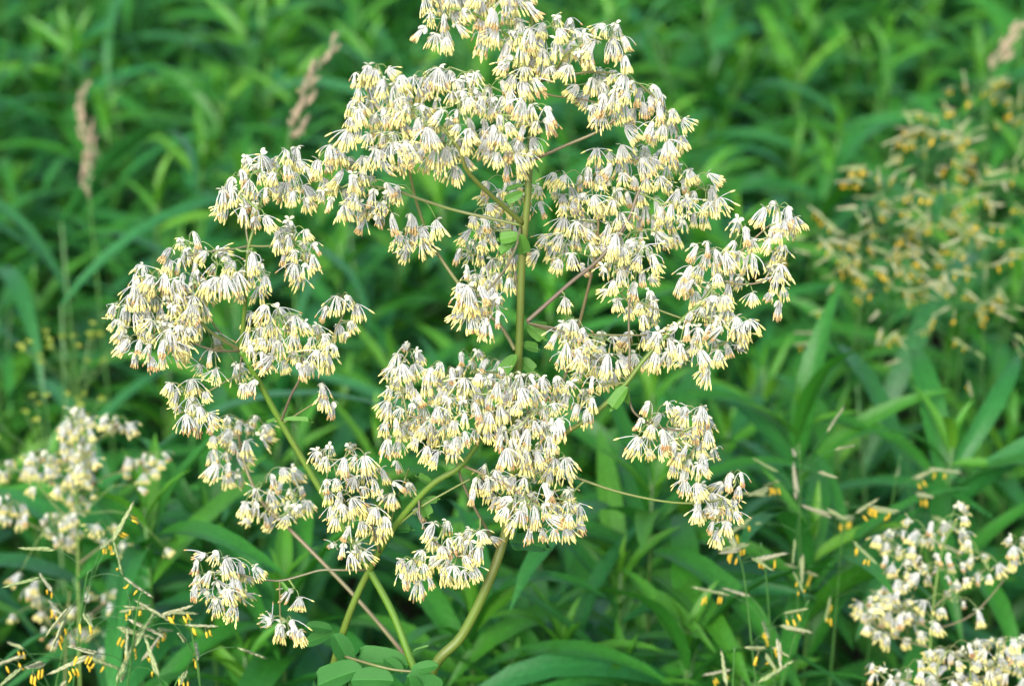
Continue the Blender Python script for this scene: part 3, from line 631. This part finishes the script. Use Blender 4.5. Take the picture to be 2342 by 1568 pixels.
other_rue('blurred meadow rue with an open round head of small white and tan tassels', (2120, 1640, 0), 1.33,
    [[(2120, 1640, 0), (2125, 1540, 0), (2130, 1440, 0), (2140, 1340, 0), (2160, 1240, 0), (2190, 1190, 0)], [(2130, 1440, 0), (2060, 1400, 0), (2010, 1360, 0)], [(2128, 1480, 0), (2060, 1460, 0), (1990, 1420, 0)], [(2135, 1390, 0), (2190, 1340, 0), (2260, 1300, 0)], [(2138, 1350, 0), (2090, 1280, 0), (2040, 1250, 0)], [(2130, 1440, 0), (2230, 1400, 0), (2330, 1280, 0)]],
    [([(2000, 1226), (2080, 1195), (2112, 1206), (2160, 1180), (2205, 1155), (2230, 1250), (2295, 1290), (2285, 1344), (2200, 1364), (2080, 1335), (2004, 1304)], 0, 23), ([(2012, 1340), (2080, 1316), (2104, 1404), (2060, 1444), (1964, 1436), (1954, 1380)], 0), ([(1955, 1400), (2100, 1398), (2154, 1440), (2080, 1490), (1984, 1474)], 0, 26),
     ([(2090, 1375), (2230, 1350), (2250, 1420), (2130, 1440)], 0, 36), ([(2300, 1230), (2360, 1240), (2370, 1320), (2310, 1310)], 0)], 20)
other_rue('meadow rue with a crowded head of white and tan tassels below the open round one', (2230, 1700, 0), 1.27,
    [[(2230, 1700, 0), (2225, 1620, 0), (2220, 1560, 0), (2220, 1510, 0)], [(2226, 1640, 0), (2120, 1590, 0), (2060, 1560, 0)], [(2226, 1640, 0), (2320, 1580, 0), (2380, 1540, 0)]],
    [([(1976, 1516), (2050, 1540), (2100, 1500), (2180, 1475), (2342, 1462), (2420, 1500), (2420, 1650), (2000, 1650)], 0, 20)], 20)

# ------------------------------------------------------------------ flowering brome
SR = random.Random(41)
def spikelet(rng, open_=True):
    mb = MB(); n = 10; L = 0.023                            # overlapping scales along +Y, in metres
    for i in range(n):
        t = i / (n - 1); side = 1 if i % 2 else -1; y0 = L * 0.74 * t; l = L * 0.40 * (1 - 0.3 * t); w = 0.00112 * (1 - 0.5 * t) * (0.7 + 0.3 * min(1, t * 4))
        a = side * rad(7 * (1 - t) + rng.uniform(0, 3)); d = Vector((math.sin(a), math.cos(a), rng.gauss(0, .03))).normalized(); s = Vector((d.y, -d.x, 0)); o = Vector((side * 0.0002, y0, 0))
        V = [o, o + d * l * .35 + s * w, o + d * l * .35 + Vector((0, 0, .0009)), o + d * l * .35 - s * w, o + d * l * .35 - Vector((0, 0, .0009)), o + d * l]
        mb.add(V, [(0, 1, 2), (0, 2, 3), (0, 3, 4), (0, 4, 1), (1, 5, 2), (2, 5, 3), (3, 5, 4), (4, 5, 1)], 0)
    return mb
def anthers(rng):
    mb = MB()
    for i in range(rng.randint(2, 4)):
        y = rng.uniform(0.004, 0.015); l = rng.uniform(.0012, .004); p = Vector((rng.gauss(0, .0012), y, rng.gauss(0, .001)))
        q = p + Vector((rng.gauss(0, .0007), rng.gauss(0, .0007), -l)); mb.tube([p, q], .00012, 3, 0, cap=False)
        mb.tube([q, q - Vector((0, 0, .001)), q - Vector((0, 0, .0034)), q - Vector((rng.gauss(0, .0006), rng.gauss(0, .0006), .0045))], [.0003, .00065, .0006, .0003], 4, 1)
    return mb
SPK_M = [spikelet(SR).mesh('spikelet', ['spikelet']) for _ in range(4)]; ANT_M = [anthers(SR).mesh('anthers', ['spikelet', 'gold']) for _ in range(6)]
def brome(label, tip, length, rng, n=26, spread=0.07, p_ant=0.6, lean=(0, 0), group='brome in flower', size=1.0, mats=None):
    """upright culm with whorled branches carrying spikelets; tip is the world point of the head's top"""
    b0 = Vector((tip.x - lean[0] * 0.3, tip.y - lean[1] * 0.3, 0)); root = empty('brome_plant', b0, label, 'brome', group)
    ax = [b0, Vector((b0.x, b0.y, tip.z * .55)), tip - Vector((lean[0], lean[1], 1)) * length, tip]; q = smooth(ax, 5); mb = MB()
    mb.tube([p - b0 for p in q], [lerp(.0009, .00035, i / len(q)) for i in range(len(q))], 5); obj('culm', mb.mesh('culm', ['culm']), root)
    br = MB(); head0 = ax[2] - b0; head1 = tip - b0; sp_ = []
    for i in range(n):
        t = (i // 4) / max(1, (n // 4)) * .9 + rng.uniform(-.03, .03); o = head0.lerp(head1, max(0, min(1, t))); phi = rng.uniform(0, 6.28)
        l = spread * rng.uniform(.35, 1.0) * (1 - .55 * t); el = rad(rng.uniform(0, 60)); d = Vector((math.cos(phi) * math.cos(el), math.sin(phi) * math.cos(el), math.sin(el)))
        e = o + d * l; m1 = o + d * l * .5 + Vector((0, 0, .12 * l)); pts = smooth([o, m1, e], 3); br.tube(pts, .00022, 3)
        dd = (e - m1).normalized(); dd = (dd + Vector((0, 0, rng.uniform(-.7, .15)))).normalized(); sp_.append((e, dd))
    obj('panicle_branches', br.mesh('panicle_branches', ['culm']), root, None, 'stuff')
    for e, dd in sp_:
        x = dd.orthogonal().normalized(); m3 = Matrix((x, dd, x.cross(dd))).transposed().to_4x4()
        s = obj('spikelet', rng.choice(SPK_M), root, Matrix.Translation(e) @ m3 @ Matrix.Rotation(rng.uniform(0, 6.28), 4, 'Y') @ Matrix.Scale(rng.uniform(.8, 1.25) * size, 4))
        if rng.random() < p_ant:
            a = obj('anthers', rng.choice(ANT_M), s); a.matrix_basis = Matrix.Identity(4)
            rot = (s.matrix_basis.to_quaternion()).inverted(); a.matrix_basis = Matrix.Identity(4)
            # keep the anthers hanging straight down from the spikelet axis
            dl = rot @ Vector((0, 0, -1)); zz = -(dl - Vector((0, 1, 0)) * dl.y * .98).normalized(); yy = Vector((0, 1, 0)); xx = yy.cross(zz).normalized()
            a.matrix_basis = Matrix((xx, yy, zz)).transposed().to_4x4()
BRR = random.Random(13)
for px, py, dep, n in [(2120, 300, 1.72, 30), (2230, 180, 1.85, 26), (2030, 400, 1.66, 24), (2280, 380, 1.75, 28), (2170, 460, 1.68, 30), (2010, 520, 1.62, 26), (2080, 600, 1.62, 18), (2250, 560, 1.66, 28), (2330, 250, 1.8, 22), (1960, 470, 1.68, 16), (2190, 640, 1.6, 16)]:
    brome('blurred brome head with pale spikelets and yellow anthers in a dense patch', PD(px, py, dep + .06), 0.075, BRR, int(n * 1.05), 0.075, .7, (BRR.gauss(0, .12), BRR.gauss(0, .1)), size=.85)
for px, py, dep, n, sp2 in [(210, 1300, 1.19, 14, .055), (330, 1350, 1.18, 8, .05), (430, 1410, 1.18, 8, .05), (170, 1420, 1.22, 8, .05), (290, 1530, 1.18, 10, .05), (420, 1540, 1.16, 8, .045)]:
    brome('brome head with yellow anthers beside the blurred rue and wide blades', PD(px, py, dep), 0.05, BRR, n, sp2, .7, (BRR.uniform(-.1, .5), 0))
for px, py, dep, n, sp2 in [(1830, 1030, 1.34, 16, .06), (1740, 1240, 1.28, 6, .045), (1690, 1270, 1.26, 7, .04), (1850, 1370, 1.28, 5, .05), (1680, 1480, 1.22, 8, .035), (2060, 1040, 1.48, 8, .05), (1930, 1180, 1.38, 7, .05)]:
    brome('open brome head with yellow anthers above broad green leaves, away from the patch', PD(px, py, dep), 0.06, BRR, n, sp2, .6, (BRR.gauss(0, .12), 0))
# two greener, yellow-dotted heads by the left edge
def yellow_head(px, py, dep, label, n):
    tip = PD(px, py, dep); b0 = Vector((tip.x, tip.y, 0)); root = empty('yellow_flowered_weed', b0, label, 'plant', 'yellow flowered weeds'); mb = MB(); fl = MB()
    top = Vector((0, 0, tip.z - .05)); mb.tube([Vector((0, 0, 0)), top * .5 + Vector((.004, 0, 0)), top], [.0018, .0014, .001], 6)
    rng = BRR; head = []
    for i in range(n):
        a = rng.uniform(0, 6.28); r = .05 * math.sqrt(rng.random()); e = top + Vector((math.cos(a) * r, math.sin(a) * r, .05 - rng.uniform(0, .02) - r * .3)); mb.tube(smooth([top - Vector((0, 0, rng.uniform(0, .04))), top.lerp(e, .5) + Vector((0, 0, -.006)), e], 3), .0004, 4); head.append(e)
    obj('stem', mb.mesh('weed_stem', ['herbstem']), root)
    for e in head:
        f = MB()
        for k in range(9):
            a = rng.uniform(0, 6.28); el = rng.uniform(.1, 1.4); d = Vector((math.cos(a) * math.cos(el), math.sin(a) * math.cos(el), math.sin(el))); s = d.orthogonal().normalized() * .0014
            f.add([(0, 0, 0), d * .002 + s * .7, d * .0036, d * .002 - s * .7], [(0, 1, 2, 3)], 0)
        obj('flower_head', f.mesh('flower_head', ['yellow']), root, Matrix.Translation(e))
yellow_head(165, 735, 1.72, 'faint weed with small yellow flowers, the taller of the two by the blurred rue', 22)
yellow_head(100, 905, 1.66, 'faint low weed with small yellow-green flowers just behind the blurred rue', 18)

# ------------------------------------------------------------------ dry seed heads
def seed_head(label, pts, w, rng, dep):
    wp = [PD(x, y, dep) for x, y in pts]; foot = Vector((wp[0].x + (wp[0].x - wp[1].x) * .8, wp[0].y + .02, 0)); root = empty('dry_reed', foot, label, 'dry reed', 'dry tan reed heads')
    q = smooth([foot, foot.lerp(wp[0], .5), foot.lerp(wp[0], .8), foot.lerp(wp[0], .93)] + wp, 6); mb = MB(); mb.tube([p - foot for p in q], [lerp(.0018, .0005, i / len(q)) for i in range(len(q))], 5); obj('culm', mb.mesh('culm', ['culm']), root)
    hd = MB(); hp = smooth(wp, 14); k = len(hp)
    for j in range(16):                                     # short side branches pressed to the axis
        t0 = j / 16 * .86; bl = (.26 - .17 * t0) * rng.uniform(.7, 1.1); a = rng.uniform(0, 6.28)
        for i in range(int(16 * (1 - .5 * t0))):
            f = i / 15; t = min(.999, t0 + bl * f); kk = int(t * k); p = hp[min(k - 1, kk)]; tg = (hp[min(k - 1, kk + 2)] - hp[max(0, kk - 2)]).normalized(); n1 = tg.orthogonal().normalized(); n2 = tg.cross(n1)
            od = n1 * math.cos(a) + n2 * math.sin(a); o = od * w * (1 - .7 * t0) * math.sin(min(1, f * 1.2) * 1.9) + Vector((rng.gauss(0, .0009), rng.gauss(0, .0009), rng.gauss(0, .0009)))
            d = (tg + od * rng.uniform(-.1, .4)).normalized(); l = rng.uniform(.005, .009); s = d.orthogonal().normalized(); s2 = d.cross(s); c = p + o - foot
            hd.add([c, c + d * l * .4 + s * .0010, c + d * l * .4 - s * .0005 + s2 * .0009, c + d * l * .4 - s * .0005 - s2 * .0009, c + d * l], [(0, 1, 2), (0, 2, 3), (0, 3, 1), (1, 4, 2), (2, 4, 3), (3, 4, 1)], 0, rng.random())
    obj('seed_head', hd.mesh('seed_head', ['straw']), root, None, 'stuff')
seed_head('dry tan reed head leaning to one side behind the tall rue', [(660, 320), (685, 240), (725, 160), (790, 60)], .009, SR, 1.75)
seed_head('dry pinkish-tan reed head standing upright, away from the other two', [(205, 450), (205, 340), (190, 260), (188, 180)], .009, SR, 1.95)
seed_head('faint dry reed head slanting over the brome patch', [(2270, 160), (2300, 110), (2345, 40)], .008, SR, 1.95)

# ------------------------------------------------------------------ say what each leafy stem grows beside
marks = []
for o in list(col.objects):
    if o.parent is None and o.get('category') in ('brome', 'dry reed', 'plant', 'reed') and not o.name.startswith('leafy_herb'):
        marks.append(o)
def phrase(o):
    l = o['label']
    if o.name.startswith('brome'): return 'beside the dense brome patch' if 'patch' in l and 'dense' in l else ('beside brome near the blurred rue' if 'blurred rue' in l else 'beside a lone open brome head')
    if o.name.startswith('dry_reed'): return 'beside the leaning dry reed head' if 'leaning' in l else ('beside the upright dry reed head' if 'upright' in l else 'beside the faint dry reed head over the brome')
    if o.name.startswith('yellow'): return 'beside a faint yellow-flowered weed'
    if o.name.startswith('meadow_rue'): return 'at the foot of the tall meadow rue' if 'tall' in l else ('beside the crowded white meadow rue' if 'crowded' in l else ('beside the open round meadow rue head' if 'open round head' in l else 'beside a blurred loose meadow rue'))
    return 'beside a broad arching reed'
reach = {'brome': .16, 'dry reed': .3, 'plant': .28, 'reed': .13}
for o in list(col.objects):
    if o.parent is None and o.name.startswith('leafy_herb'):
        c = [((m_.location.xy - o.location.xy).length / reach[m_['category']], m_) for m_ in marks]; c = min(c, key=lambda q: q[0])
        if c[0] < 1: o['label'] = 'leafy green stem with narrow drooping leaves ' + phrase(c[1])
        else: o['label'] = 'leafy green stem with narrow drooping leaves among others like it'
for o in list(col.objects):
    if o.parent is None and o.name.startswith('broad_bladed_reed'):
        c = min(((m_.location.xy - o.location.xy).length, i) for i, m_ in enumerate(marks) if not m_.name.startswith('broad'))
        o['label'] = 'reed with long broad arching blades ' + (phrase(marks[c[1]]) if c[0] < .3 else 'among leafy stems')
